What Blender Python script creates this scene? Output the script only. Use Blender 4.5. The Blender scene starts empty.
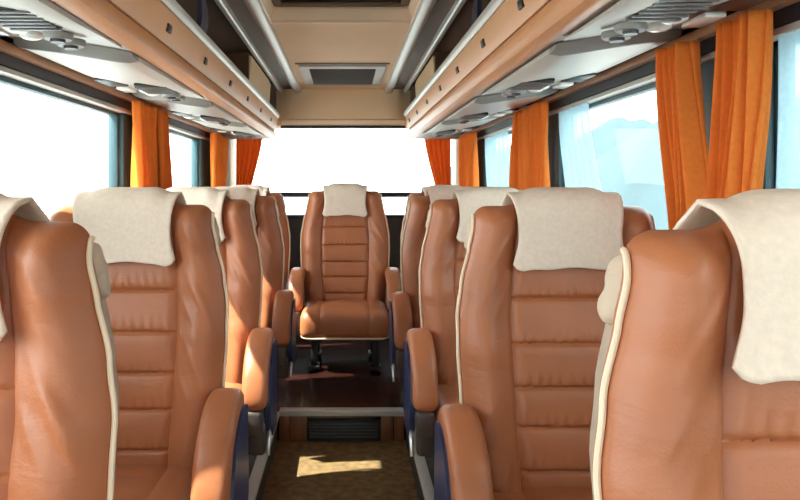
import bpy, bmesh, math, random
from mathutils import Vector, noise
random.seed(7)
C = bpy.context.scene.collection
CAM_Z = 1.15
PI = math.pi

# ------------------------------------------------------------------ materials
def new_mat(name):
    m = bpy.data.materials.new(name); m.use_nodes = True
    nt = m.node_tree
    return m, nt, nt.nodes['Principled BSDF']

def mat(name, col, rough=0.5, metal=0.0, var=0.0, vscale=6.0, bump=0.0, bscale=60.0, stretch=(1,1,1), coat=0.0, sheen=0.0, spec=0.5, subsurf=0.0):
    m, nt, b = new_mat(name)
    b.inputs['Base Color'].default_value = (*col, 1)
    b.inputs['Roughness'].default_value = rough
    b.inputs['Metallic'].default_value = metal
    b.inputs['Specular IOR Level'].default_value = spec
    b.inputs['Coat Weight'].default_value = coat
    b.inputs['Sheen Weight'].default_value = sheen
    tc = nt.nodes.new('ShaderNodeTexCoord')
    mp = nt.nodes.new('ShaderNodeMapping'); mp.inputs['Scale'].default_value = stretch
    nt.links.new(tc.outputs['Object'], mp.inputs['Vector'])
    if var > 0:
        n = nt.nodes.new('ShaderNodeTexNoise'); n.inputs['Scale'].default_value = vscale; n.inputs['Detail'].default_value = 5
        nt.links.new(mp.outputs['Vector'], n.inputs['Vector'])
        r = nt.nodes.new('ShaderNodeValToRGB')
        r.color_ramp.elements[0].position = 0.3; r.color_ramp.elements[1].position = 0.7
        r.color_ramp.elements[0].color = (*[c*(1-var) for c in col], 1)
        r.color_ramp.elements[1].color = (*[min(1, c*(1+var)) for c in col], 1)
        nt.links.new(n.outputs['Fac'], r.inputs['Fac']); nt.links.new(r.outputs['Color'], b.inputs['Base Color'])
    if bump > 0:
        n2 = nt.nodes.new('ShaderNodeTexNoise'); n2.inputs['Scale'].default_value = bscale; n2.inputs['Detail'].default_value = 4
        nt.links.new(mp.outputs['Vector'], n2.inputs['Vector'])
        bp = nt.nodes.new('ShaderNodeBump'); bp.inputs['Strength'].default_value = bump; bp.inputs['Distance'].default_value = 0.01
        nt.links.new(n2.outputs['Fac'], bp.inputs['Height']); nt.links.new(bp.outputs['Normal'], b.inputs['Normal'])
    return m

def leather(name, col):
    m, nt, b = new_mat(name)
    b.inputs['Roughness'].default_value = 0.42
    b.inputs['Specular IOR Level'].default_value = 0.4
    tc = nt.nodes.new('ShaderNodeTexCoord')
    n = nt.nodes.new('ShaderNodeTexNoise'); n.inputs['Scale'].default_value = 5; n.inputs['Detail'].default_value = 6
    nt.links.new(tc.outputs['Object'], n.inputs['Vector'])
    r = nt.nodes.new('ShaderNodeValToRGB')
    r.color_ramp.elements[0].position = 0.28; r.color_ramp.elements[1].position = 0.72
    r.color_ramp.elements[0].color = (*[c*0.84 for c in col], 1)
    r.color_ramp.elements[1].color = (*[c*1.12 for c in col], 1)
    nt.links.new(n.outputs['Fac'], r.inputs['Fac']); nt.links.new(r.outputs['Color'], b.inputs['Base Color'])
    # soft creases + fine grain
    mp = nt.nodes.new('ShaderNodeMapping'); mp.inputs['Scale'].default_value = (4, 4, 13); mp.inputs['Rotation'].default_value = (0, 0.35, 0)
    nt.links.new(tc.outputs['Object'], mp.inputs['Vector'])
    w = nt.nodes.new('ShaderNodeTexNoise'); w.inputs['Scale'].default_value = 1.0; w.inputs['Detail'].default_value = 3; w.inputs['Distortion'].default_value = 1.2
    nt.links.new(mp.outputs['Vector'], w.inputs['Vector'])
    g = nt.nodes.new('ShaderNodeTexVoronoi'); g.inputs['Scale'].default_value = 260
    nt.links.new(tc.outputs['Object'], g.inputs['Vector'])
    b1 = nt.nodes.new('ShaderNodeBump'); b1.inputs['Strength'].default_value = 0.28; b1.inputs['Distance'].default_value = 0.012
    b2 = nt.nodes.new('ShaderNodeBump'); b2.inputs['Strength'].default_value = 0.12; b2.inputs['Distance'].default_value = 0.002
    nt.links.new(w.outputs['Fac'], b1.inputs['Height']); nt.links.new(g.outputs['Distance'], b2.inputs['Height'])
    nt.links.new(b1.outputs['Normal'], b2.inputs['Normal']); nt.links.new(b2.outputs['Normal'], b.inputs['Normal'])
    return m

def glass_mat(name, tint, refl=0.022):
    m = bpy.data.materials.new(name); m.use_nodes = True
    nt = m.node_tree; nt.nodes.clear()
    out = nt.nodes.new('ShaderNodeOutputMaterial'); mix = nt.nodes.new('ShaderNodeMixShader')
    t = nt.nodes.new('ShaderNodeBsdfTransparent'); t.inputs['Color'].default_value = (*tint, 1)
    g = nt.nodes.new('ShaderNodeBsdfGlossy'); g.inputs['Roughness'].default_value = 0.02
    mix.inputs['Fac'].default_value = refl
    nt.links.new(t.outputs[0], mix.inputs[1]); nt.links.new(g.outputs[0], mix.inputs[2]); nt.links.new(mix.outputs[0], out.inputs['Surface'])
    return m

def cloth_mat(name, col, trans, alpha=1.0, bscale=400, var=0.05):
    m = bpy.data.materials.new(name); m.use_nodes = True
    nt = m.node_tree; nt.nodes.clear()
    out = nt.nodes.new('ShaderNodeOutputMaterial'); mix = nt.nodes.new('ShaderNodeMixShader')
    d = nt.nodes.new('ShaderNodeBsdfDiffuse'); t = nt.nodes.new('ShaderNodeBsdfTranslucent')
    tc = nt.nodes.new('ShaderNodeTexCoord')
    n = nt.nodes.new('ShaderNodeTexNoise'); n.inputs['Scale'].default_value = 90; n.inputs['Detail'].default_value = 3
    nt.links.new(tc.outputs['Object'], n.inputs['Vector'])
    r = nt.nodes.new('ShaderNodeValToRGB')
    r.color_ramp.elements[0].position = 0.3; r.color_ramp.elements[1].position = 0.7
    r.color_ramp.elements[0].color = (*[c*(1-var) for c in col], 1); r.color_ramp.elements[1].color = (*[min(1, c*(1+var)) for c in col], 1)
    nt.links.new(n.outputs['Fac'], r.inputs['Fac'])
    nt.links.new(r.outputs['Color'], d.inputs['Color']); nt.links.new(r.outputs['Color'], t.inputs['Color'])
    mix.inputs['Fac'].default_value = trans
    nt.links.new(d.outputs[0], mix.inputs[1]); nt.links.new(t.outputs[0], mix.inputs[2])
    bp = nt.nodes.new('ShaderNodeBump'); bp.inputs['Strength'].default_value = 0.25; bp.inputs['Distance'].default_value = 0.003
    n2 = nt.nodes.new('ShaderNodeTexNoise'); n2.inputs['Scale'].default_value = bscale
    nt.links.new(tc.outputs['Object'], n2.inputs['Vector']); nt.links.new(n2.outputs['Fac'], bp.inputs['Height'])
    nt.links.new(bp.outputs['Normal'], d.inputs['Normal'])
    last = mix
    if alpha < 1:
        tr = nt.nodes.new('ShaderNodeBsdfTransparent'); m2 = nt.nodes.new('ShaderNodeMixShader'); m2.inputs['Fac'].default_value = alpha
        nt.links.new(tr.outputs[0], m2.inputs[1]); nt.links.new(mix.outputs[0], m2.inputs[2]); last = m2
    nt.links.new(last.outputs[0], out.inputs['Surface'])
    return m

M = {}
M['leather'] = leather('tan_leather', (0.44, 0.145, 0.060))
M['piping'] = mat('cream_piping', (0.82, 0.64, 0.46), 0.5)
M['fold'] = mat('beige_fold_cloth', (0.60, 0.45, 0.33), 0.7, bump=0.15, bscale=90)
M['shell'] = mat('taupe_back_cloth', (0.47, 0.35, 0.26), 0.8, bump=0.2, bscale=150)
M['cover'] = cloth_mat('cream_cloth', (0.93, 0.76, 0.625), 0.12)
M['arm_panel'] = mat('navy_plastic', (0.025, 0.036, 0.10), 0.35)
M['hinge'] = mat('brown_plastic', (0.07, 0.05, 0.045), 0.4)
M['black'] = mat('black_plastic', (0.012, 0.012, 0.014), 0.45)
M['steel'] = mat('brushed_aluminium', (0.62, 0.62, 0.62), 0.33, 0.9, bump=0.05, bscale=80, stretch=(1, 40, 1))
M['rail'] = mat('grey_aluminium_rail', (0.58, 0.57, 0.54), 0.42, 0.25)
M['darkmetal'] = mat('dark_frame_metal', (0.016, 0.015, 0.016), 0.6, 0.2)
M['rack_tan'] = mat('tan_rack_vinyl', (0.66, 0.30, 0.13), 0.42, var=0.06, vscale=4, bump=0.06, bscale=200)
M['rack_panel'] = mat('peach_rack_panel', (0.70, 0.37, 0.19), 0.5, var=0.05, vscale=4)
M['under'] = mat('light_grey_rack_underside', (0.47, 0.435, 0.395), 0.55, bump=0.04, bscale=300)
M['console'] = mat('pale_console_plastic', (0.50, 0.465, 0.42), 0.45)
M['rim_shade_nozzle'] = mat('grey_rim_shade_and_nozzle', (0.24, 0.225, 0.21), 0.5)  # rim: shade of the step put into the colour; nozzles: plain grey
M['lamp'] = mat('clear_lamp_lens', (0.85, 0.84, 0.8), 0.15)
M['inside'] = mat('dark_brown_rack_carpet', (0.11, 0.055, 0.028), 0.9, bump=0.2, bscale=200)
M['strip'] = mat('dark_taupe_strip', (0.15, 0.105, 0.08), 0.6)
M['ceil'] = mat('beige_ceiling_cloth', (0.82, 0.61, 0.40), 0.85, var=0.04, vscale=3, bump=0.1, bscale=350)
M['ceil_light'] = mat('peach_ceiling_trim', (0.90, 0.68, 0.49), 0.6)
M['beige'] = mat('beige_panel', (0.66, 0.46, 0.26), 0.75)
M['navy'] = mat('navy_strut', (0.012, 0.016, 0.045), 0.5)
M['wood'] = mat('wood_trim', (0.42, 0.20, 0.10), 0.35, var=0.2, vscale=5, stretch=(8, 1, 8))
M['woodstep'] = mat('brown_wood_panel', (0.20, 0.075, 0.03), 0.35, var=0.3, vscale=4, stretch=(9, 9, 1))
M['pillar'] = mat('dark_teal_pillar', (0.026, 0.075, 0.09), 0.5)
M['pillar_beige'] = mat('beige_pillar', (0.48, 0.34, 0.22), 0.7)
M['wall'] = mat('dark_brown_wall', (0.05, 0.04, 0.037), 0.75)
M['rubber'] = mat('black_rubber', (0.012, 0.014, 0.02), 0.55)
M['carpet'] = mat('brown_carpet', (0.20, 0.115, 0.045), 0.95, var=0.35, vscale=30, bump=0.5, bscale=500)
M['darkfloor'] = mat('dark_red_polished_floor', (0.028, 0.008, 0.006), 0.22, var=0.5, vscale=4, stretch=(1, 3, 1), coat=0.3)
M['orange'] = cloth_mat('orange_curtain_cloth', (0.90, 0.235, 0.045), 0.16, var=0.05)
M['sheer'] = cloth_mat('pale_sheer_cloth', (0.60, 0.80, 0.88), 0.5, alpha=0.7)
M['glass'] = glass_mat('window_glass', (0.90, 0.97, 0.97))
M['hatchglass'] = mat('smoked_hatch_plastic', (0.035, 0.028, 0.026), 0.25)
M['grille'] = mat('dark_grey_grille', (0.10, 0.10, 0.10), 0.45)
M['ventframe'] = mat('light_grey_vent_frame', (0.42, 0.39, 0.35), 0.5)
M['asphalt'] = mat('pale_asphalt', (0.42, 0.42, 0.42), 0.9, var=0.1, vscale=0.5)
M['hill'] = mat('hazy_blue_hillside', (0.022, 0.041, 0.049), 0.95, var=0.15, vscale=0.25)
M['skin'] = mat('white_roof_paint', (0.7, 0.7, 0.7), 0.4)

# ------------------------------------------------------------------ helpers
def obj(name, bm, m, parent=None, smooth=True, kind=None, recalc=True):
    if recalc: bmesh.ops.recalc_face_normals(bm, faces=bm.faces)
    me = bpy.data.meshes.new(name); bm.to_mesh(me); bm.free()
    me.materials.append(m)
    if smooth:
        for p in me.polygons: p.use_smooth = True
        try: me.set_sharp_from_angle(angle=math.radians(42))
        except Exception: pass
    o = bpy.data.objects.new(name, me); C.objects.link(o)
    if parent: o.parent = parent
    if kind: o['kind'] = kind
    return o

def thing(name, label, cat, loc=(0, 0, 0), group=None):
    o = bpy.data.objects.new(name, None); C.objects.link(o); o.location = loc
    o.empty_display_size = 0.1
    o['label'] = label; o['category'] = cat
    if group: o['group'] = group
    return o

def tag(o, label, cat, group=None):
    o['label'] = label; o['category'] = cat
    if group: o['group'] = group
    return o

def struct(name, bm, m, parent=None, smooth=True):
    return obj(name, bm, m, parent, smooth, None if parent else 'structure')

def add_box(bm, x0, x1, y0, y1, z0, z1, bev=0.0, seg=2):
    if x0 > x1: x0, x1 = x1, x0
    r = bmesh.ops.create_cube(bm, size=1.0)
    for v in r['verts']:
        v.co = Vector((x0+(v.co.x+.5)*(x1-x0), y0+(v.co.y+.5)*(y1-y0), z0+(v.co.z+.5)*(z1-z0)))
    if bev > 0:
        es = list({e for v in r['verts'] for e in v.link_edges})
        bmesh.ops.bevel(bm, geom=es, offset=bev, segments=seg, affect='EDGES', profile=0.5)
    return bm

def box(*a, **k): return add_box(bmesh.new(), *a, **k)

def add_grid(bm, rows, close_u=False, close_v=False):
    vs = [[bm.verts.new(p) for p in r] for r in rows]
    n, m_ = len(vs), len(vs[0])
    for i in range(n if close_v else n-1):
        for j in range(m_ if close_u else m_-1):
            try: bm.faces.new((vs[i][j], vs[i][(j+1) % m_], vs[(i+1) % n][(j+1) % m_], vs[(i+1) % n][j]))
            except ValueError: pass
    return vs

def add_tube(bm, pts, r, n=10, cap=True):
    pts = [Vector(p) for p in pts]
    rr = r if isinstance(r, (list, tuple)) else [r]*len(pts)
    rows = []; ref = None
    for i, p in enumerate(pts):
        t = (pts[min(i+1, len(pts)-1)] - pts[max(i-1, 0)]).normalized()
        if ref is None:
            ref = Vector((1, 0, 0)) if abs(t.x) < .9 else Vector((0, 1, 0))
        a = (ref - t*ref.dot(t)).normalized(); b = t.cross(a); ref = a
        rows.append([p + (a*math.cos(2*PI*k/n) + b*math.sin(2*PI*k/n))*rr[i] for k in range(n)])
    vs = add_grid(bm, rows, close_u=True)
    if cap:
        bm.faces.new(vs[0][::-1]); bm.faces.new(vs[-1])
    return bm

def tube(pts, r, n=10): return add_tube(bmesh.new(), pts, r, n)

def add_prism(bm, prof, y0, y1):          # closed (x,z) outline carried along y
    a = [bm.verts.new((x, y0, z)) for x, z in prof]; b = [bm.verts.new((x, y1, z)) for x, z in prof]
    n = len(prof)
    for i in range(n): bm.faces.new((a[i], a[(i+1) % n], b[(i+1) % n], b[i]))
    bm.faces.new(a); bm.faces.new(b[::-1])
    return bm

def prism(prof, y0, y1): return add_prism(bmesh.new(), prof, y0, y1)

def add_prism_x(bm, prof, x0, x1):        # closed (y,z) outline carried along x
    a = [bm.verts.new((x0, y, z)) for y, z in prof]; b = [bm.verts.new((x1, y, z)) for y, z in prof]
    n = len(prof)
    for i in range(n): bm.faces.new((a[i], a[(i+1) % n], b[(i+1) % n], b[i]))
    bm.faces.new(a); bm.faces.new(b[::-1])
    return bm

def rounded_box(hx, hy, hz, r, n=14, fn=None):
    bm = bmesh.new(); bmesh.ops.create_cube(bm, size=2.0)
    bmesh.ops.subdivide_edges(bm, edges=bm.edges[:], cuts=n, use_grid_fill=True)
    h = Vector((hx, hy, hz))
    for v in bm.verts:
        p = Vector((v.co.x*hx, v.co.y*hy, v.co.z*hz))
        q = Vector([max(-(h[i]-r), min(h[i]-r, p[i])) for i in range(3)])
        d = p-q
        if d.length > 1e-9: p = q + d.normalized()*r
        v.co = fn(p) if fn else p
    return bm

def interp(tab, x):
    if x <= tab[0][0]: return tab[0][1]
    for (a, b), (c, d) in zip(tab, tab[1:]):
        if x <= c:
            t = (x-a)/(c-a); t = t*t*(3-2*t)*0.5 + t*0.5
            return b+(d-b)*t
    return tab[-1][1]

def clamp(x, a=0.0, b=1.0): return max(a, min(b, x))
def sstep(a, b, x):
    t = clamp((x-a)/(b-a)); return t*t*(3-2*t)

def copy_thing(o, loc, label, group=None):
    r = o.copy(); C.objects.link(r); r.location = loc; r['label'] = label
    if group: r['group'] = group
    for ch in o.children:
        c = ch.copy(); C.objects.link(c); c.parent = r
        for g in ch.children:
            d = g.copy(); C.objects.link(d); d.parent = c
    return r

# ------------------------------------------------------------------ the seat
WT = [(.20, .235), (.34, .247), (.50, .262), (.62, .267), (.70, .266), (.78, .254), (.86, .234), (.92, .222), (.96, .220), (1.1, .222)]
YT = [(.20, -.055), (.34, -.045), (.48, -.022), (.62, .0), (.74, .028), (.84, .045), (.92, .048), (1.05, .040)]
ZB = .25
def s_top(u):
    a = abs(u)
    z = .970 + .026*(1-sstep(.30, .66, a))
    if a > .84: z -= .030*(1-math.sqrt(max(0, 1-((a-.84)/.16)**2)))
    return z
PLEATS = [.26, .357, .453, .543, .643, .749, .86]
def p_front(u, s):
    a = abs(u); z = ZB + s*(s_top(u)-ZB)
    x = interp(WT, z)*u; y = interp(YT, z)
    top = sstep(.78, .93, z)
    # side bolsters and rolled head wings
    y -= .026*math.exp(-((a-.76)/.17)**2)*(1-.35*top)
    y -= .018*top*math.exp(-((a-.80)/.2)**2)
    # padded centre with pleats
    if a < .53:
        k = 1-sstep(.44, .53, a)
        for i in range(len(PLEATS)-1):
            if PLEATS[i] <= z < PLEATS[i+1]:
                t = (z-PLEATS[i])/(PLEATS[i+1]-PLEATS[i])
                y -= .0085*k*(max(0, math.sin(PI*t))**.32)
                y -= .0022*k*math.sin(a*70+z*40)*math.exp(-((t-.12)/.2)**2)
    if a < .56:
        g = min(abs(z-q_) for q_ in PLEATS[1:-1])
        y += .0058*(1-sstep(.50, .56, a))*math.exp(-(g/.0042)**2)
    y += .010*math.exp(-((a-.53)/.014)**2)
    # slack leather folds on the bolsters
    if .5 < a < .97:
        kk = sstep(.54, .64, a)*(1-sstep(.86, .96, a))
        nz = noise.noise(Vector((u*3.1+2.0, z*21+a*9, 1.3+u)))
        nz2 = noise.noise(Vector((u*2+9, z*9, 4.2)))
        y -= kk*(.0105*max(0, nz)*(0.30+max(0, nz2)*2.2)) + kk*.004*nz2
    if a > .84: y += .040*(1-math.sqrt(max(0, 1-((a-.84)/.16)**2)))
    q = clamp((s-.925)/.075)
    if q > 0: y += (interp(YT, z)+.043-y)*(1-math.sqrt(max(0, 1-q*q)))
    return Vector((x, y, z))
def p_mid(u, s):
    z = ZB + s*(s_top(u)-ZB)
    return Vector((interp(WT, z)*u, interp(YT, z)+.043, z))
def p_back(u, s):
    a = abs(u); z = ZB + s*(s_top(u)-.004-ZB)
    y = interp(YT, z)+.045; t = .070
    if a > .78: t *= math.sqrt(max(0, 1-((a-.78)/.22)**4))
    q = clamp((s-.88)/.12)
    t *= math.sqrt(max(0, 1-q*q))
    return Vector((interp(WT, z)*u*.985, y+t, z))
def smid2(u, s):
    p = p_mid(u, s); p.x *= .985; p.y += .002; p.z -= .004*s; return p

def two_sided(fa, fb, nu, ns, us=None, ss=None):
    bm = bmesh.new()
    us = us or [-math.cos(PI*i/(nu-1))*.35 + (2*i/(nu-1)-1)*.65 for i in range(nu)]
    us[0], us[-1] = -1, 1
    ss = ss or [i/(ns-1) for i in range(ns)]
    A = add_grid(bm, [[fa(u, s) for u in us] for s in ss]); B = add_grid(bm, [[fb(u, s) for u in us] for s in ss])
    nu, ns = len(us), len(ss)
    for j in range(nu-1):
        for r in (0, ns-1): bm.faces.new((A[r][j], A[r][j+1], B[r][j+1], B[r][j]))
    for i in range(ns-1):
        for c in (0, nu-1): bm.faces.new((A[i][c], A[i+1][c], B[i+1][c], B[i][c]))
    bmesh.ops.remove_doubles(bm, verts=bm.verts, dist=1e-5)
    return bm

def cushion_fn(p):
    # bulge of the seat cushion, grooves, drooped nose
    x, y, z = p
    if z > 0:
        z += .016*math.cos(clamp(x/.25, -1, 1)*PI/2)*math.cos(clamp(y/.25, -1, 1)*PI/2)
        z -= .012*math.exp(-((abs(x)-.13)/.008)**2)
        for yy in (-.10, .0, .10): z -= .008*math.exp(-((y-yy)/.008)**2)*(1-sstep(.11, .13, abs(x)))
    if y < -.12: y -= .012*math.cos(clamp(z/.09, -1, 1)*PI/2); y += .010*math.exp(-((abs(x)-.13)/.008)**2)
    return Vector((x, y, z))

ARC = [(-.005, .462), (-.05, .478), (-.10, .477), (-.15, .460), (-.195, .430), (-.23, .387), (-.252, .335), (-.262, .283)]
def arm_path(n=34):
    # smooth curve through ARC (Catmull-Rom)
    P = [ARC[0]]+ARC+[ARC[-1]]; out = []
    for i in range(1, len(P)-2):
        for k in range(5):
            t = k/5; p0, p1, p2, p3 = [Vector(q) for q in P[i-1:i+3]]
            out.append(.5*((2*p1)+(p2-p0)*t+(2*p0-5*p1+4*p2-p3)*t*t+(3*p1-p0-3*p2+p3)*t**3))
    out.append(Vector(ARC[-1])); return out

def armrest_bm(xc):
    pts = arm_path(); bm = bmesh.new(); rows = []; N = len(pts)
    for i, p in enumerate(pts):
        t = (pts[min(i+1, N-1)]-pts[max(i-1, 0)]).normalized(); nrm = Vector((-t.y, t.x))   # in (y,z)
        if nrm.y < 0 and i < N*.4: nrm = -nrm
        nrm = Vector((t.y, -t.x)) if Vector((t.y, -t.x)).dot(Vector((-.6, .8))) > 0 else Vector((-t.y, t.x))
        e = min(i, N-1-i)/4.0
        k = math.sqrt(max(.02, 1-(1-min(1, e))**2))
        ring = []
        for j in range(20):
            a = 2*PI*j/20; ca, sa = math.cos(a), math.sin(a)
            sx = math.copysign(abs(ca)**.6, ca)*.043*k; sn = math.copysign(abs(sa)**.62, sa)*.036*k
            ring.append(Vector((xc+sx, p.x+nrm.x*sn, p.y+nrm.y*sn)))
        rows.append(ring)
    vs = add_grid(bm, rows, close_u=True); bm.faces.new(vs[0][::-1]); bm.faces.new(vs[-1])
    return bm

def arm_panel_bm(xc, side):
    pts = arm_path()
    prof = [(p.x+.004, p.y-.004) for p in pts[2:-2]] + [(-.232, .225), (-.16, .165), (-.03, .165), (.0, .25)]
    x0 = xc+side*.030
    bm = add_prism_x(bmesh.new(), prof, x0, x0+side*.020)
    bmesh.ops.bevel(bm, geom=[e for e in bm.edges if abs(e.verts[0].co.x-e.verts[1].co.x) < 1e-5], offset=.004, segments=2, affect='EDGES')
    return bm

def add_armrest(root, side):
    xc = side*.281
    arm = obj('armrest', armrest_bm(xc), M['leather'], root)
    obj('armrest_panel', arm_panel_bm(xc, side), M['arm_panel'], arm)
    bm = bmesh.new()
    add_box(bm, xc-.034, xc+.028, -.292, -.232, .205, .29, .012, 3)
    add_box(bm, xc-.028, xc+.034, -.262, -.19, .135, .225, .014, 3)
    obj('hinge', bm, M['hinge'], arm)
    bm = tube([(xc+side*.040, -.200, .20), (xc+side*.044, -.225, .195), (xc+side*.044, -.25, .175), (xc+side*.044, -.262, .14)], [.008, .009, .008, .007], 8)
    obj('lever', bm, M['steel'], arm)

def cover_bm():
    bm = bmesh.new(); nc = 33
    def width(f): return .5*(.274 - .026*math.sin(PI*clamp(f*.95))) + .003*sstep(.6, 1, f)
    rows = []
    # front, bottom hem to the top
    nf = 26
    def hem(c): return .765 + .022*(1-math.sqrt(max(0, 1-clamp((abs(c)-.78)/.22)**2))) + .004*math.sin(c*6+1)
    for i in range(nf+1):
        f = 1-i/nf; row = []
        for j in range(nc):
            c = -1+2*j/(nc-1)
            s = hem(c) + (1-hem(c))*(i/nf)
            zz = ZB+s*(s_top(0)-ZB)
            x = width(f)*c; u = x/interp(WT, zz)
            p = p_front(u, s)
            q = clamp((s-.925)/.075); ang = q*PI/2
            off = .011+.002*noise.noise(Vector((c*3, s*14, 2)))
            # cloth bridges the pleats: use the padded front level
            base = interp(YT, zz)-.019
            y = min(p.y, base) if q <= 0 else p.y
            if q > 0: y = base + (interp(YT, zz)+.043-base)*(1-math.sqrt(max(0, 1-q*q)))
            zc = ZB + s*(s_top(u)-ZB)
            zc = max(zc, ZB+s*(s_top(.3)-.012-ZB))
            row.append(Vector((x, y-off*math.cos(ang), zc+(off+.004)*math.sin(ang))))
        rows.append(row)
    for i in range(1, 15):
        g = i/14; row = []
        for j in range(nc):
            c = -1+2*j/(nc-1); s = 1-.20*g
            x = .138*c; u = x/.226
            p = p_back(u, s); q = clamp((s-.88)/.12); ang = q*PI/2
            off = .010
            row.append(Vector((x, p.y+off*math.cos(ang)+.003, p.z+(off+.004)*math.sin(ang))))
        rows.append(row)
    add_grid(bm, rows)
    bmesh.ops.recalc_face_normals(bm, faces=bm.faces)
    return bm

def build_seat(label, arms, group='tan leather bus seats'):
    t = thing('bus_seat', label, 'seat', (0, 0, 0), group)
    obj('backrest', two_sided(p_front, p_mid, 91, 230), M['leather'], t)
    sh = obj('back_shell', two_sided(smid2, p_back, 31, 40), M['shell'], t)
    sh['label'] = 'taupe cloth back of the seat'
    for sd in (-1, 1):
        pts = [p_front(sd*.997, 1-(1-i/70)**1.35)+Vector((sd*.0025, -.003, .001)) for i in range(0, 71)]
        pp = obj('piping', tube(pts, .0043, 8), M['piping'], t); pp['label'] = 'cream piping along the seat edge'
        # bunched cream fold on the flank of the head wing, behind the piping
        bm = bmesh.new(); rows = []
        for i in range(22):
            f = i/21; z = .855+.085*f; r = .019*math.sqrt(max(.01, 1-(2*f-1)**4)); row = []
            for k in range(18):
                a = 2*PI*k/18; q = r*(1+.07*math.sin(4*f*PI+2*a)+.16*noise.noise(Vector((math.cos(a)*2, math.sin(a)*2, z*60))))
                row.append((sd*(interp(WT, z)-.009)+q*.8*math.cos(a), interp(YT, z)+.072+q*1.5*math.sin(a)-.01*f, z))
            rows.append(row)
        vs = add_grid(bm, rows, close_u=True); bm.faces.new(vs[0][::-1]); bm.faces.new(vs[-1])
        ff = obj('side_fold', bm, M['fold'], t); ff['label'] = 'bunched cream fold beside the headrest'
    cv = obj('headrest_cover', cover_bm(), M['cover'], t, recalc=False); cv['label'] = 'cream cloth headrest cover'
    m = cv.modifiers.new('thickness', 'SOLIDIFY'); m.thickness = .006; m.offset = 1
    bm = rounded_box(.246, .217, .082, .05, 30, cushion_fn)
    for v in bm.verts: v.co += Vector((0, -.227, .236))
    cu = obj('cushion', bm, M['leather'], t)
    pts = []
    for k in range(49):
        a = PI*k/48
        ex = .240*math.copysign(abs(math.cos(a))**.28, math.cos(a)); ey = -.242-.208*(math.sin(a)**.3)
        pts.append((ex, ey, .172))
    pp = obj('piping', tube(pts, .0055, 8), M['piping'], cu); pp['label'] = 'cream piping along the seat edge'
    obj('base_frame', add_box(box(-.20, .20, -.40, .0, .150, .186, .008), -.16, .16, -.02, .05, .15, .26, .01), M['darkmetal'], t)
    for sx in (-1, 1):
        for y in (-.36, -.06):
            obj('leg', add_box(box(sx*.17-.018, sx*.17+.018, y-.02, y+.02, .0, .152, .004), sx*.17-.03, sx*.17+.03, y-.05, y+.05, 0, .012, .003), M['darkmetal'], t)
    for a in arms: add_armrest(t, a)
    return t

PZ = .13          # height of the seat platforms over the aisle
G = 'tan leather bus seats'
left_rows = [(.90, 'tan leather seat in the front row, its cream cover cut by the left picture edge'),
             (1.80, 'tan leather seat behind the front left seat, wide beige cover in full view'),
             (2.55, 'tan leather seat in the left row, third back, beige cover over its aisle half'),
             (3.47, 'tan leather seat in the left row, fourth back, before the rear bench')]
right_rows = [(.715, 'large tan leather seat in the front row, its white cover cut by the right edge'),
              (1.67, 'tan leather seat behind the front right seat, whole white cover and pleated back showing'),
              (2.54, 'tan leather seat in the right row, third back, cover half hidden by next seat'),
              (3.41, 'tan leather seat in the right row, fourth back, a narrow slice showing')]
SX = .56
s0 = build_seat(left_rows[0][1], (1,)); s0.location = (-SX, left_rows[0][0], PZ)
for d, l in left_rows[1:]: copy_thing(s0, (-SX, d, PZ), l)
r0 = build_seat(right_rows[0][1], (-1,)); r0.location = (SX, right_rows[0][0], PZ)
for d, l in right_rows[1:]: copy_thing(r0, (SX, d, PZ), l)
c0 = build_seat('brown leather seat alone at the end of the aisle, facing down it', (-1, 1)); c0.location = (.014, 4.24, PZ+.02)
e0 = build_seat('tan leather seat of the rear row in the left corner by the rear window', ()); e0.location = (-SX-.03, 4.22, PZ+.01)
copy_thing(e0, (SX+.06, 4.17, PZ+.01), 'tan leather seat of the rear row in the right corner by the rear window')

# ------------------------------------------------------------------ the shell of the bus
Y0, Y1 = -2.6, 5.35           # front and rear ends
XW = .905                     # inner face of the side walls
H = lambda h: CAM_Z + h
AX = .285                     # half width of the aisle
YS = 3.16                     # face of the rear step
struct('floor', box(-AX-.02, AX+.02, Y0, YS+.02, -.06, 0), M['carpet'], smooth=False)
for nm, sd in (('floor_left', -1), ('floor_right', 1)):
    struct(nm, box(sd*(AX+.004), sd*(XW+.05), Y0, YS+.004, -.06, PZ), M['wall'], smooth=False)
struct('floor_rear', box(-XW-.05, XW+.05, YS+.004, Y1, -.06, PZ), M['darkfloor'], smooth=False)
n_trim = [0]
def trim(bm, m, smooth=True):
    n_trim[0] += 1
    return struct('trim_%d' % n_trim[0], bm, m, smooth=smooth)
for sd in (-1, 1):    # aluminium nosing along the platforms
    trim(add_box(box(sd*(AX-.006), sd*(AX+.03), Y0, YS-.012, PZ, PZ+.006, .002), sd*(AX-.006), sd*(AX+.004), Y0, YS-.012, PZ-.018, PZ+.003, .002), M['rail'])
trim(add_box(box(-AX+.004, AX-.004, YS-.012, YS+.045, PZ, PZ+.007, .002), -AX+.004, AX-.004, YS-.012, YS-.001, PZ-.016, PZ+.004, .002), M['rail'])
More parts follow.
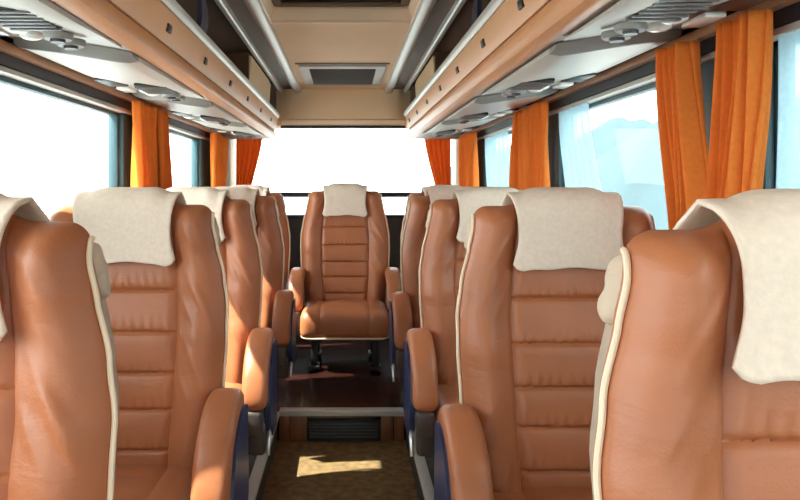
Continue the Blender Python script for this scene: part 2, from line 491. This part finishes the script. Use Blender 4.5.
# face of the rear step: brown panels and a black grille between them
for x0, x1 in ((-.282, -.235), (-.232, -.157), (.177, .232), (.235, .282)):
    trim(box(x0, x1, YS-.008, YS+.003, .002, PZ-.017, .002), M['woodstep'])
gv = thing('floor_vent', 'black slatted heater grille in the face of the rear step', 'vent', (.01, YS-.004, .05))
fb = box(-.165, .165, .002, .007, -.045, .046, .001); obj('backing', fb, M['black'], gv)
bm = bmesh.new()
for z0, z1 in ((-.045, -.037), (.038, .046)): add_box(bm, -.165, .165, -.012, .004, z0, z1, .002)
for x0, x1 in ((-.165, -.152), (.152, .165)): add_box(bm, x0, x1, -.012, .004, -.045, .046, .002)
obj('frame', bm, M['black'], gv)
for k in range(5):
    obj('slat', box(-.152, .152, -.010, .003, -.032+k*.0145, -.026+k*.0145, .001), M['grille'], gv)

WB, WT_ = .86, H(.335)        # window sill and head
PIL = [(-2.6, -2.2), (-.42, -.1), (1.46, 1.78), (2.88, 3.28), (4.42, 4.98)]
for nm, sd in (('wall_left', -1), ('wall_right', 1)):
    bm = bmesh.new()
    add_box(bm, sd*XW, sd*(XW+.06), Y0, Y1, -.06, WB)
    add_box(bm, sd*XW, sd*(XW+.06), Y0, Y1, H(.31), H(.78))
    struct(nm, bm, M['wall'], smooth=False)
n_p = 0
for sd in (-1, 1):
    for k, (a, b) in enumerate(PIL):
        trim(box(sd*(XW-.012), sd*(XW+.058), a, b, WB-.02, H(.34), .012), M['pillar'])
    # wood rail under the rack, black channel, curtain track and grey head strip
    trim(add_prism(bmesh.new(), [(sd*x, H(z)) for x, z in ((.846, .347), (.850, .370), (.90, .374), (.90, .349))], Y0, 5.0), M['wood'], False)
    trim(box(sd*.874, sd*.905, Y0, 5.0, H(.316), H(.3485)), M['rubber'], False)
    trim(box(sd*.878, sd*.915, Y0, 5.0, H(.300), H(.315), .003), M['ventframe'])
    trim(box(sd*.862, sd*.904, Y0, 5.0, WB-.05, WB+.012, .01), M['wall'])
wn = 0
for sd in (-1, 1):
    for (a, b), (c, d) in zip(PIL, PIL[1:]):
        wn += 1
        w = struct('window_%d' % wn, box(sd*(XW+.022), sd*(XW+.028), b-.01, c+.01, WB, H(.315)), M['glass'], smooth=False)
        bm = bmesh.new(); x0, x1 = sd*(XW+.008), sd*(XW+.04)
        add_box(bm, x0, x1, b-.005, b+.022, WB, H(.312), .004); add_box(bm, x0, x1, c-.022, c+.005, WB, H(.312), .004)
        add_box(bm, x0, x1, b, c, WB-.002, WB+.022, .004); add_box(bm, x0, x1, b, c, H(.285), H(.312), .004)
        obj('window_frame', bm, M['pillar'], w)
# rear wall
bm = bmesh.new()
RB = H(-.25)
add_box(bm, -XW-.06, XW+.06, Y1, Y1+.06, -.06, RB); add_box(bm, -XW-.06, XW+.06, Y1, Y1+.06, H(.47), H(.78))
struct('wall_rear', bm, M['wall'], smooth=False)
for sd in (-1, 1):
    trim(box(sd*.835, sd*(XW+.05), 4.99, Y1+.05, RB, H(.47), .03, seg=3), M['pillar_beige'])
wn += 1
w = struct('window_%d' % wn, box(-.84, .84, Y1+.02, Y1+.026, RB, H(.47)), M['glass'], smooth=False)
bm = bmesh.new()
add_box(bm, -.84, .84, Y1-.03, Y1+.015, H(-.085), H(-.048), .006)
add_box(bm, -.84, .84, Y1-.01, Y1+.04, RB, RB+.03, .004); add_box(bm, -.84, .84, Y1-.01, Y1+.04, H(.44), H(.47), .004)
obj('window_frame', bm, M['rubber'], w)
# front wall with the wide windscreen, behind the photographer
bm = bmesh.new()
add_box(bm, -XW-.06, XW+.06, Y0-.06, Y0, -.06, .75); add_box(bm, -XW-.06, XW+.06, Y0-.06, Y0, H(.62), H(.78))
add_box(bm, -XW-.06, -.84, Y0-.06, Y0, .75, H(.62)); add_box(bm, .84, XW+.06, Y0-.06, Y0, .75, H(.62))
struct('wall_front', bm, M['wall'], smooth=False)
wn += 1
struct('window_%d' % wn, box(-.84, .84, Y0-.035, Y0-.03, .75, H(.62)), M['glass'], smooth=False)

# ceiling: roof skin, centre cloth panels, rails
HC = .68
struct('roof', box(-XW-.06, XW+.06, Y0-.06, Y1+.06, H(.80), H(.83)), M['skin'], smooth=False)
HY0, HY1 = 1.95, 2.88         # roof hatch opening
bm = bmesh.new()
add_box(bm, -.30, .30, HY1, 4.92, H(HC), H(.79)); add_box(bm, -.30, .30, Y0, HY0, H(HC), H(.79))
struct('ceiling', bm, M['ceil'], smooth=False)
ht = thing('roof_hatch', 'dark smoked roof hatch set in a peach frame at the top', 'hatch', (0, (HY0+HY1)/2, H(.7275)))
bm = bmesh.new(); yl = (HY1-HY0)/2
# sloping reveal of the hatch
for a, b in (((-.295, yl), (.295, yl)), ((.295, yl), (.295, -yl)), ((.295, -yl), (-.295, -yl)), ((-.295, -yl), (-.295, yl))):
    p = [Vector((a[0], a[1], -.0475)), Vector((b[0], b[1], -.0475)), Vector((b[0]*.93, b[1]*.985, .0)), Vector((a[0]*.93, a[1]*.985, .0))]
    q = [v+Vector((0, 0, .012)) + Vector((math.copysign(.002, v.x), math.copysign(.002, v.y), 0)) for v in p]
    vs = [bm.verts.new(v) for v in p+q]
    for f in ((0, 1, 2, 3), (7, 6, 5, 4), (0, 4, 5, 1), (1, 5, 6, 2), (2, 6, 7, 3), (3, 7, 4, 0)): bm.faces.new([vs[i] for i in f])
obj('reveal', bm, M['ceil_light'], ht, smooth=False)
obj('lid', box(-.285, .285, -yl, yl, .012, .03, .006), M['hatchglass'], ht)
bm = bmesh.new()
for a in ((-.30, .30, yl-.004, yl+.022), (-.30, .30, -yl-.022, -yl+.004), (-.30, -.284, -yl, yl), (.284, .30, -yl, yl)): add_box(bm, *a, -.058, -.0465, .004)
obj('rim', bm, M['ceil_light'], ht)
bm = bmesh.new()
add_box(bm, -.26, .26, yl-.07, yl-.035, .0, .011, .003); add_box(bm, -.26, .26, -yl+.035, -yl+.07, .0, .011, .003)
add_box(bm, -.27, -.24, -yl+.04, yl-.04, .0, .011, .003); add_box(bm, .24, .27, -yl+.04, yl-.04, .0, .011, .003)
obj('inner_frame', bm, M['strip'], ht)
# ceiling return-air vent
vt = thing('ceiling_vent', 'grey slatted ceiling vent between the rails before the rear window', 'vent', (0, 4.27, H(HC)))
bm = bmesh.new()
X, Yh = .245, .36
add_box(bm, -X, X, -Yh, -Yh+.075, -.014, 0, .004); add_box(bm, -X, X, Yh-.06, Yh, -.014, 0, .004)
add_box(bm, -X, -X+.055, -Yh+.06, Yh-.05, -.013, 0, .004); add_box(bm, X-.055, X, -Yh+.06, Yh-.05, -.013, 0, .004)
obj('frame', bm, M['ventframe'], vt)
obj('backing', box(-.195, .195, -.30, .31, -.003, -.0005), M['black'], vt, smooth=False)
for k in range(12):
    y = -.275+k*.05
    b_ = box(-.19, .19, -.017, .017, -.002, .002); 
    bmesh.ops.rotate(b_, verts=b_.verts, cent=(0, 0, 0), matrix=__import__('mathutils').Matrix.Rotation(-.5, 3, 'X'))
    bmesh.ops.translate(b_, verts=b_.verts, vec=(0, y, -.0095))
    obj('slat', b_, M['grille'], vt, smooth=False)
trim(box(-.262, .262, 3.86, 3.885, H(HC)-.006, H(HC)-.0005, .002), M['strip'])
# side rails of the ceiling
for sd in (-1, 1):
    P = [(.292, .690), (.292, .664), (.300, .655), (.318, .651), (.337, .655), (.346, .664), (.346, .690)]
    trim(prism([(sd*x, H(z)) for x, z in P], Y0, 4.93), M['rail'])
    trim(prism([(sd*x, H(z)) for x, z in ((.346, .70), (.346, .683), (.425, .683), (.425, .70))], Y0, 4.93), M['strip'], False)
    P = [(.424, .69), (.424, .661), (.430, .655), (.444, .655), (.450, .661), (.450, .69)]
    trim(prism([(sd*x, H(z)) for x, z in P], Y0, 4.93), M['rail'])
# bulkhead over the rear window
bm = bmesh.new()
rows = []
for k in range(25):
    x = -.50 + 1.0*k/24
    yy = 4.93 + .10*sstep(.36, .50, abs(x))
    rows.append([(x, yy, H(HC+.03)), (x, yy, H(.470)), (x, yy-.012, H(.462)), (x, yy-.012, H(.432)), (x, yy+.02, H(.424)), (x, yy+.08, H(.424)), (x, yy+.08, H(HC+.03))])
vs = add_grid(bm, rows, close_u=True); bm.faces.new(vs[0]); bm.faces.new(vs[-1])
tb = trim(bm, M['ceil'])
trim(box(-.43, .43, 4.908, 4.9175, H(.430), H(.463), .003), M['ceil_light'])
trim(box(-.44, .44, 4.93, 5.0, H(.408), H(.4235), .003), M['rubber'])
trim(box(-XW, XW, 5.02, Y1, H(.47), H(.70)), M['strip'], False)

# ------------------------------------------------------------------ overhead racks
RE0, RE1 = 4.72, 5.0          # the rounded rear end of a rack
def rack_sections():
    ys = [(Y0, 0.0), (.5, 0), (2.0, 0), (3.5, 0), (RE0, 0.0)]
    for k in range(1, 13):
        a = PI/2*k/12; ys.append((RE0+(RE1-RE0)*math.sin(a), 1-math.cos(a)))
    return ys
def rack_loft(prof, sd, close=True):
    bm = bmesh.new(); rows = []
    for y, e in rack_sections():
        rows.append([(sd*(x+(.853-x)*e*.97), y, H(z+(.36-z)*e*.25)) for x, z in prof])
    vs = add_grid(bm, rows, close_u=close)
    bm.faces.new(vs[0]); bm.faces.new(vs[-1])
    return bm
latch_left = [1.30, 1.84, 2.32, 2.82, 3.32, 3.83, 4.35]
latch_right = [1.18, 1.63, 2.08, 2.56, 3.03, 3.52, 4.02, 4.50]
for sd, latches, lab in ((-1, latch_left, 'tan overhead luggage rack running the length of the left windows'),
                         (1, latch_right, 'tan overhead luggage rack running the length of the right windows')):
    rk = thing('luggage_rack', lab, 'luggage rack', (sd*.65, 2.0, H(.36)), 'overhead racks')
    pd, pz = (.018, -.010) if sd < 0 else (0, 0)
    ld = -.004 if sd < 0 else -.030
    def pp_(prof): return [(x+pd, z+pz) for x, z in prof]
    def rp(name, bm, m, smooth=True, label=None):
        bmesh.ops.translate(bm, verts=bm.verts, vec=-Vector(rk.location))
        o = obj(name, bm, m, rk, smooth)
        if label: o['label'] = label
        return o
    rp('front_panel', rack_loft(pp_([(.424, .470), (.424, .450), (.428, .425), (.435, .402), (.442, .388), (.458, .388), (.445, .430), (.442, .470)]), sd), M['rack_panel'], label='peach front panel')
    rp('lip', rack_loft([(.446+pd, .385+pz), (.441+pd, .374+pz), (.440+pd*.8, .360+pz), (.446+pd*.5, .345+pz*.5), (.460+ld*.4, .333), (.480+ld*.7, .327), (.502+ld, .326), (.505, .334), (.48, .36), (.470+pd, .385+pz)], sd), M['rack_tan'])
    rp('top_rail', rack_loft(pp_([(.414, .476), (.410, .486), (.412, .500), (.420, .506), (.436, .506), (.446, .498), (.446, .472), (.420, .471)]), sd), M['rail'], label='grey aluminium top rail')
    rp('underside', rack_loft([(.502+ld, .329), (.60, .345), (.70, .361), (.80, .377), (.851, .385), (.851, .393), (.70, .372), (.505, .342)], sd), M['under'], label='light grey underside')
    # dark lined compartment above the floor of the rack
    bm = bmesh.new()
    add_prism(bm, [(sd*x, H(z)) for x, z in ((.452, .70), (.452, .685), (.56, .67), (.70, .63), (.80, .56), (.86, .45), (.86, .395), (.885, .395), (.885, .47), (.83, .59), (.72, .66), (.56, .70))], Y0, 4.98)
    rp('lining', bm, M['inside'])
    rp('rear_bulkhead', prism([(sd*x, H(z)) for x, z in ((.452, .68), (.56, .665), (.70, .625), (.80, .555), (.858, .45), (.858, .40), (.452, .40))], 4.66, 4.68), M['strip'], False)
    # beige flap closing the rear compartment
    bm = bmesh.new()
    p = [(3.50, .508), (4.42, .508), (4.42, .640), (4.30, .652), (3.50, .652)]
    a = [bm.verts.new((sd*(.455+(.652-z)*.06), y, H(z))) for y, z in p]; b = [bm.verts.new((sd*(.470+(.652-z)*.06), y, H(z))) for y, z in p]
    for i in range(5): bm.faces.new((a[i], a[(i+1) % 5], b[(i+1) % 5], b[i]))
    bm.faces.new(a); bm.faces.new(b[::-1])
    rp('rear_flap', bm, M['beige'], False, 'beige flap')
    rp('divider', prism([(sd*x, H(z)) for x, z in ((.462, .662), (.56, .655), (.70, .615), (.80, .55), (.85, .45), (.85, .40), (.462, .40), (.462, .46))], 3.46, 3.48), M['inside'], False)
    for yy in (1.0, 2.25):
        pts = [(sd*.438, yy, H(.50)), (sd*.432, yy, H(.53)), (sd*.434, yy, H(.58)), (sd*.446, yy, H(.63)), (sd*.47, yy+.0, H(.668))]
        bm = bmesh.new(); rows = []
        for q in pts:
            x, y, z = q; rows.append([(x, y-.05, z), (x, y+.05, z), (x+sd*.014, y+.05, z), (x+sd*.014, y-.05, z)])
        vs = add_grid(bm, rows, close_u=True); bm.faces.new(vs[0]); bm.faces.new(vs[-1])
        rp('strut', bm, M['navy'], label='navy strut')
    for ly in latches:
        bm = box(-.004, .004, -.019, .019, -.011, .011, .002)
        bmesh.ops.rotate(bm, verts=bm.verts, cent=(0, 0, 0), matrix=__import__('mathutils').Matrix.Rotation(-sd*.16, 3, 'Y'))
        bmesh.ops.translate(bm, verts=bm.verts, vec=(sd*(.4275+pd), ly, H(.424+pz)))
        rp('latch', bm, M['black'], label='small black latch')

# service panels with vents and lamps under the racks
def build_console(sd):
    t = thing('service_panel', 'x', 'overhead panel', (0, 0, 0))
    # pale housing stepping down from the underside, thinning out towards the rear
    bm = bmesh.new(); rows = []; rows2 = []
    SL = .157; nx, ny = 15, 30; YA, YB = -.56, .30
    def front(x): return YA + .05*(x/.168)**2 + .02*sd*x/.168
    def thick(x, f): return .006 + .020*(1-sstep(.55, 1, f))*math.sqrt(max(0, 1-abs(x/.169)**6))
    for j in range(ny):
        f = j/(ny-1); row = []; row2 = []
        for i in range(nx):
            x = -.166+.332*i/(nx-1); y = front(x)+(YB-front(x))*f
            row.append((x, y, x*sd*SL-thick(x, f))); row2.append((x, y, x*sd*SL-.001))
        rows.append(row); rows2.append(row2)
    A = add_grid(bm, rows); B = add_grid(bm, rows2)
    for j in range(nx-1):
        for r in (0, ny-1): bm.faces.new((A[r][j], A[r][j+1], B[r][j+1], B[r][j]))
    for i in range(ny-1):
        for c in (0, nx-1): bm.faces.new((A[i][c], A[i+1][c], B[i+1][c], B[i][c]))
    obj('housing', bm, M['console'], t)
    bm = bmesh.new(); rows = []          # crescent facing the bus front, its shade put into a darker grey
    for i in range(17):
        x = -.166+.332*i/16; k = (x*-sd+.166)/.332
        w = .004+.050*k; zc = x*sd*SL; y = front(x)
        rows.append([(x, y+.001, zc-.0005), (x, y-w, zc-.001), (x, y-w*.6, zc-.012), (x, y-.002, zc-thick(x, 0)-.001), (x, y+.008, zc-thick(x, 0)-.0015), (x, y+.008, zc-.004)])
    vs = add_grid(bm, rows, close_u=True); bm.faces.new(vs[0]); bm.faces.new(vs[-1])
    obj('rim', bm, M['rim_shade_nozzle'], t)['label'] = 'curved rim with shade painted in grey'
    def part(name, bm, m, lab, loc):
        bmesh.ops.translate(bm, verts=bm.verts, vec=(loc[0], loc[1], loc[0]*sd*SL-.024))
        o = obj(name, bm, m, t); o['label'] = lab; return o
    g = part('speaker_grille', box(-.050, .050, -.085, .085, -.006, .004, .004), M['black'], 'black grille', (-sd*.075, -.02))
    bm = bmesh.new()
    for k in range(6): add_box(bm, -.05, .05, -.073+k*.028, -.061+k*.028, -.010, -.0062, .001)
    part('slats', bm, M['grille'], 'grey slats', (-sd*.075, -.02)).parent = g
    def disc(r, h, dome=0):
        b_ = bmesh.new(); rows = []
        for rr, z in ((r, .004), (r, -h*.6), (r*.9, -h), (r*.55, -h-dome*.7), (r*.02, -h-dome)):
            rows.append([(rr*math.cos(2*PI*k/20), rr*math.sin(2*PI*k/20), z) for k in range(20)])
        vs = add_grid(b_, rows, close_u=True); b_.faces.new(vs[0]); b_.faces.new(vs[-1]); return b_
    for x, y in ((-.085, .135), (-.085, .205)):
        ring = part('air_nozzle', disc(.031, .010), M['rim_shade_nozzle'], 'grey round air nozzle', (-sd*x*-1*-1 if False else sd*x, y))
        k = part('knob', disc(.016, .016), M['black'], 'black nozzle core', (sd*x, y)); k.parent = ring
    for x, y in ((-.005, .12), (-.005, .19)):
        part('reading_lamp', disc(.026, .006, .006), M['lamp'], 'white lamp lens', (sd*x, y))
    part('call_plate', box(-.034, .034, -.075, .075, -.005, .004, .004), M['black'], 'black vent slot', (sd*.088, .03))
    part('catch_plate', box(-.022, .022, -.05, .05, -.007, .003, .003), M['lamp'], 'white plate', (sd*.088, .19))
    return t
for sd, ys, names in ((-1, (1.34, 2.30, 3.30, 4.22), ('pale overhead service panel nearest in the left rack, big black grille at the top corner',
                                                       'pale overhead service panel above the left middle orange curtains',
                                                       'pale overhead service panel in the left rack over the small middle window',
                                                       'rearmost pale overhead service panel in the left rack')),
                      (1, (1.26, 2.20, 3.18, 4.10), ('pale overhead service panel nearest in the right rack, above the big orange curtains',
                                                     'pale overhead service panel in the right rack over the wide bright window',
                                                     'pale overhead service panel in the right rack above the middle orange curtains',
                                                     'rearmost pale overhead service panel in the right rack'))):
    first = None
    for y, nmz in zip(ys, names):
        loc = (sd*.672, y, H(.3555))
        if first is None:
            first = build_console(sd); first.location = loc; first['label'] = nmz; first['group'] = 'overhead service panels'
        else: copy_thing(first, loc, nmz)

# ------------------------------------------------------------------ curtains
def curtain(name, m, label, cat, axis, plane, t0, t1, b0, b1, zt, zb, folds, amp, seed=0, mid=None, group=None, thick=.003):
    """axis 'y': hangs in the plane x=plane between y=t0..t1 (top) and b0..b1 (bottom); axis 'x': in the plane y=plane"""
    bm = bmesh.new(); nu, nv = folds*16+1, 36; rows = []
    rnd = random.Random(seed); ph = [rnd.uniform(-.5, .5) for _ in range(folds+2)]; am = [rnd.uniform(.65, 1.25) for _ in range(folds+2)]
    for j in range(nv):
        v = j/(nv-1); z = zt+(zb-zt)*v; row = []
        e = sstep(0, 1, v)
        for i in range(nu):
            u = i/(nu-1); k = u*folds; kk = int(k)
            l0, l1 = t0+(b0-t0)*e, t1+(b1-t1)*e
            if mid:
                mm = math.sin(PI*v); l0 += mid[0]*mm; l1 += mid[1]*mm
            sn = math.sin(2*PI*k + ph[kk]*math.sin(v*3)); off = amp*am[min(kk, folds)]*math.copysign(abs(sn)**.75, sn)*(0.75+.25*v) + .3*amp*math.sin(5.1*k+v*3+seed)
            l = l0+(l1-l0)*u + .07*(t1-t0)/folds*math.sin(4*PI*k+1)*min(1, 6*u*(1-u))
            row.append((plane+off, l, z) if axis == 'y' else (l, plane+off, z))
        rows.append(row)
    add_grid(bm, rows)
    o = obj(name, bm, m); tag(o, label, cat, group)
    sm = o.modifiers.new('thickness', 'SOLIDIFY'); sm.thickness = thick; sm.offset = 0
    return o
OC = 'orange side curtains'
ZT = H(.340); ZBm = .93
XC = .822
cs = [
 (1, 1.635, 1.75, 1.56, 1.68, 6, .026, 'orange pleated curtain left of the dark pillar, above the front right seat', None),
 (1, 1.345, 1.465, 1.40, 1.52, 7, .026, 'widest orange pleated curtain, right of the dark pillar, above the front right seat', None),
 (1, 3.04, 3.30, 3.06, 3.32, 4, .027, 'orange curtain on the right middle pillar, rear one of the pair', None),
 (1, 2.80, 3.00, 2.80, 3.00, 4, .027, 'orange curtain on the right middle pillar, front one beside the pale sheer', None),
 (1, 4.36, 4.86, 4.38, 4.80, 5, .026, 'narrow orange curtain on the last right pillar beside the rear window', None),
 (-1, 2.78, 3.05, 2.80, 3.05, 4, .034, 'orange curtain on the left middle pillar, wide front one of the pair', None),
 (-1, 3.08, 3.30, 3.10, 3.30, 3, .032, 'orange curtain on the left middle pillar, slim rear one of the pair', None),
 (-1, 4.40, 4.96, 4.42, 4.90, 5, .026, 'narrow orange curtain on the last left pillar beside the rear window', None),
]
for i, (sd, a, b, c, d, n, am, lab, mid) in enumerate(cs):
    curtain('curtain', M['orange'], lab, 'curtain', 'y', sd*XC, a, b, c, d, ZT, ZBm, n, am, i, mid, OC)
RC = 'orange rear window curtains'
curtain('curtain', M['orange'], 'orange curtain swept aside at the left of the rear window', 'curtain', 'x', 5.22, -.80, -.60, -.80, -.715, H(.44), .93, 5, .013, 21, None, RC)
curtain('curtain', M['orange'], 'orange curtain swept aside at the right of the rear window', 'curtain', 'x', 5.22, .60, .80, .715, .80, H(.44), .93, 5, .013, 22, None, RC)
SC = 'pale sheer curtains'
XS = .885
curtain('sheer_curtain', M['sheer'], 'pale sheer curtain between the right middle orange pair and the wide window', 'curtain', 'y', XS, 2.50, 2.84, 2.30, 2.70, H(.298), .92, 5, .006, 31, None, SC)
curtain('sheer_curtain', M['sheer'], 'pale sheer curtain on the small right window, between two orange curtains', 'curtain', 'y', XS, 3.75, 4.35, 3.55, 4.25, H(.298), .92, 6, .006, 32, None, SC)
curtain('sheer_curtain', M['sheer'], 'pale sheer curtain at the far right, beside the widest orange curtain', 'curtain', 'y', XS, 1.05, 1.40, 1.05, 1.42, H(.298), .92, 6, .006, 33, None, SC)

# ------------------------------------------------------------------ outside
bm = bmesh.new(); bmesh.ops.create_grid(bm, x_segments=1, y_segments=1, size=150)
g = struct('ground', bm, M['asphalt'], smooth=False); g.location = (0, 0, -1.15)
def hill(name, xs, x0, hz, depth):
    bm = bmesh.new(); rows = []
    for i in range(61):
        y = xs[0]+(xs[1]-xs[0])*i/60
        h = hz*(.75+.35*noise.noise(Vector((y*.09, 3.3, 0)))+.10*noise.noise(Vector((y*.5, 1, 0))))
        rows.append([(x0, y, -1.2), (x0+.2*depth, y, h*.75-1), (x0+.5*depth, y, h), (x0+depth, y, -1.2)])
    add_grid(bm, rows)
    return struct(name, bm, M['hill'])
hill('hills', (-12, 110), 13, 7.2, 14)

# ------------------------------------------------------------------ light and camera
wd = bpy.data.worlds.new('sky'); bpy.context.scene.world = wd; wd.use_nodes = True
nt = wd.node_tree; bg = nt.nodes['Background']
tc = nt.nodes.new('ShaderNodeTexCoord'); sp = nt.nodes.new('ShaderNodeSeparateXYZ'); rm = nt.nodes.new('ShaderNodeValToRGB')
nt.links.new(tc.outputs['Generated'], sp.inputs[0]); nt.links.new(sp.outputs['Z'], rm.inputs['Fac'])
rm.color_ramp.elements[0].position = 0.0; rm.color_ramp.elements[0].color = (1, 1, 1, 1)
rm.color_ramp.elements[1].position = 0.9; rm.color_ramp.elements[1].color = (.88, .95, 1, 1)
nt.links.new(rm.outputs['Color'], bg.inputs['Color'])
# the cloudy sky glows on the side where the sun stands (left of the bus)
mr = nt.nodes.new('ShaderNodeMapRange'); mr.inputs['From Min'].default_value = -1; mr.inputs['From Max'].default_value = 1
mr.inputs['To Min'].default_value = 5.2; mr.inputs['To Max'].default_value = 2.0
nt.links.new(sp.outputs['X'], mr.inputs['Value']); nt.links.new(mr.outputs['Result'], bg.inputs['Strength'])
sl = bpy.data.lights.new('sun', 'SUN'); sl.energy = 11; sl.angle = .012; sl.color = (1, .93, .80)
so = bpy.data.objects.new('sun', sl); C.objects.link(so)
so.rotation_euler = Vector((1, .15, -1.3)).to_track_quat('-Z', 'Y').to_euler(); so.location = (-6, -2, 8)

cd = bpy.data.cameras.new('camera'); cam = bpy.data.objects.new('camera', cd); C.objects.link(cam)
cam.location = (.02, 0, CAM_Z); cam.rotation_euler = (PI/2, 0, 0)
cd.sensor_width = 36; cd.lens = 36*700/800
cd.shift_x = (400-346)/800; cd.shift_y = (186-250)/800
cd.clip_start = .02
sc = bpy.context.scene; sc.camera = cam
sc.view_settings.view_transform = 'Standard'; sc.view_settings.look = 'None'; sc.view_settings.gamma = 1
sc.view_settings.use_curve_mapping = False
sc.view_settings.exposure = 1.04
sc.cycles.use_denoising = True
sc.cycles.max_bounces = 10; sc.cycles.diffuse_bounces = 6; sc.cycles.transparent_max_bounces = 16
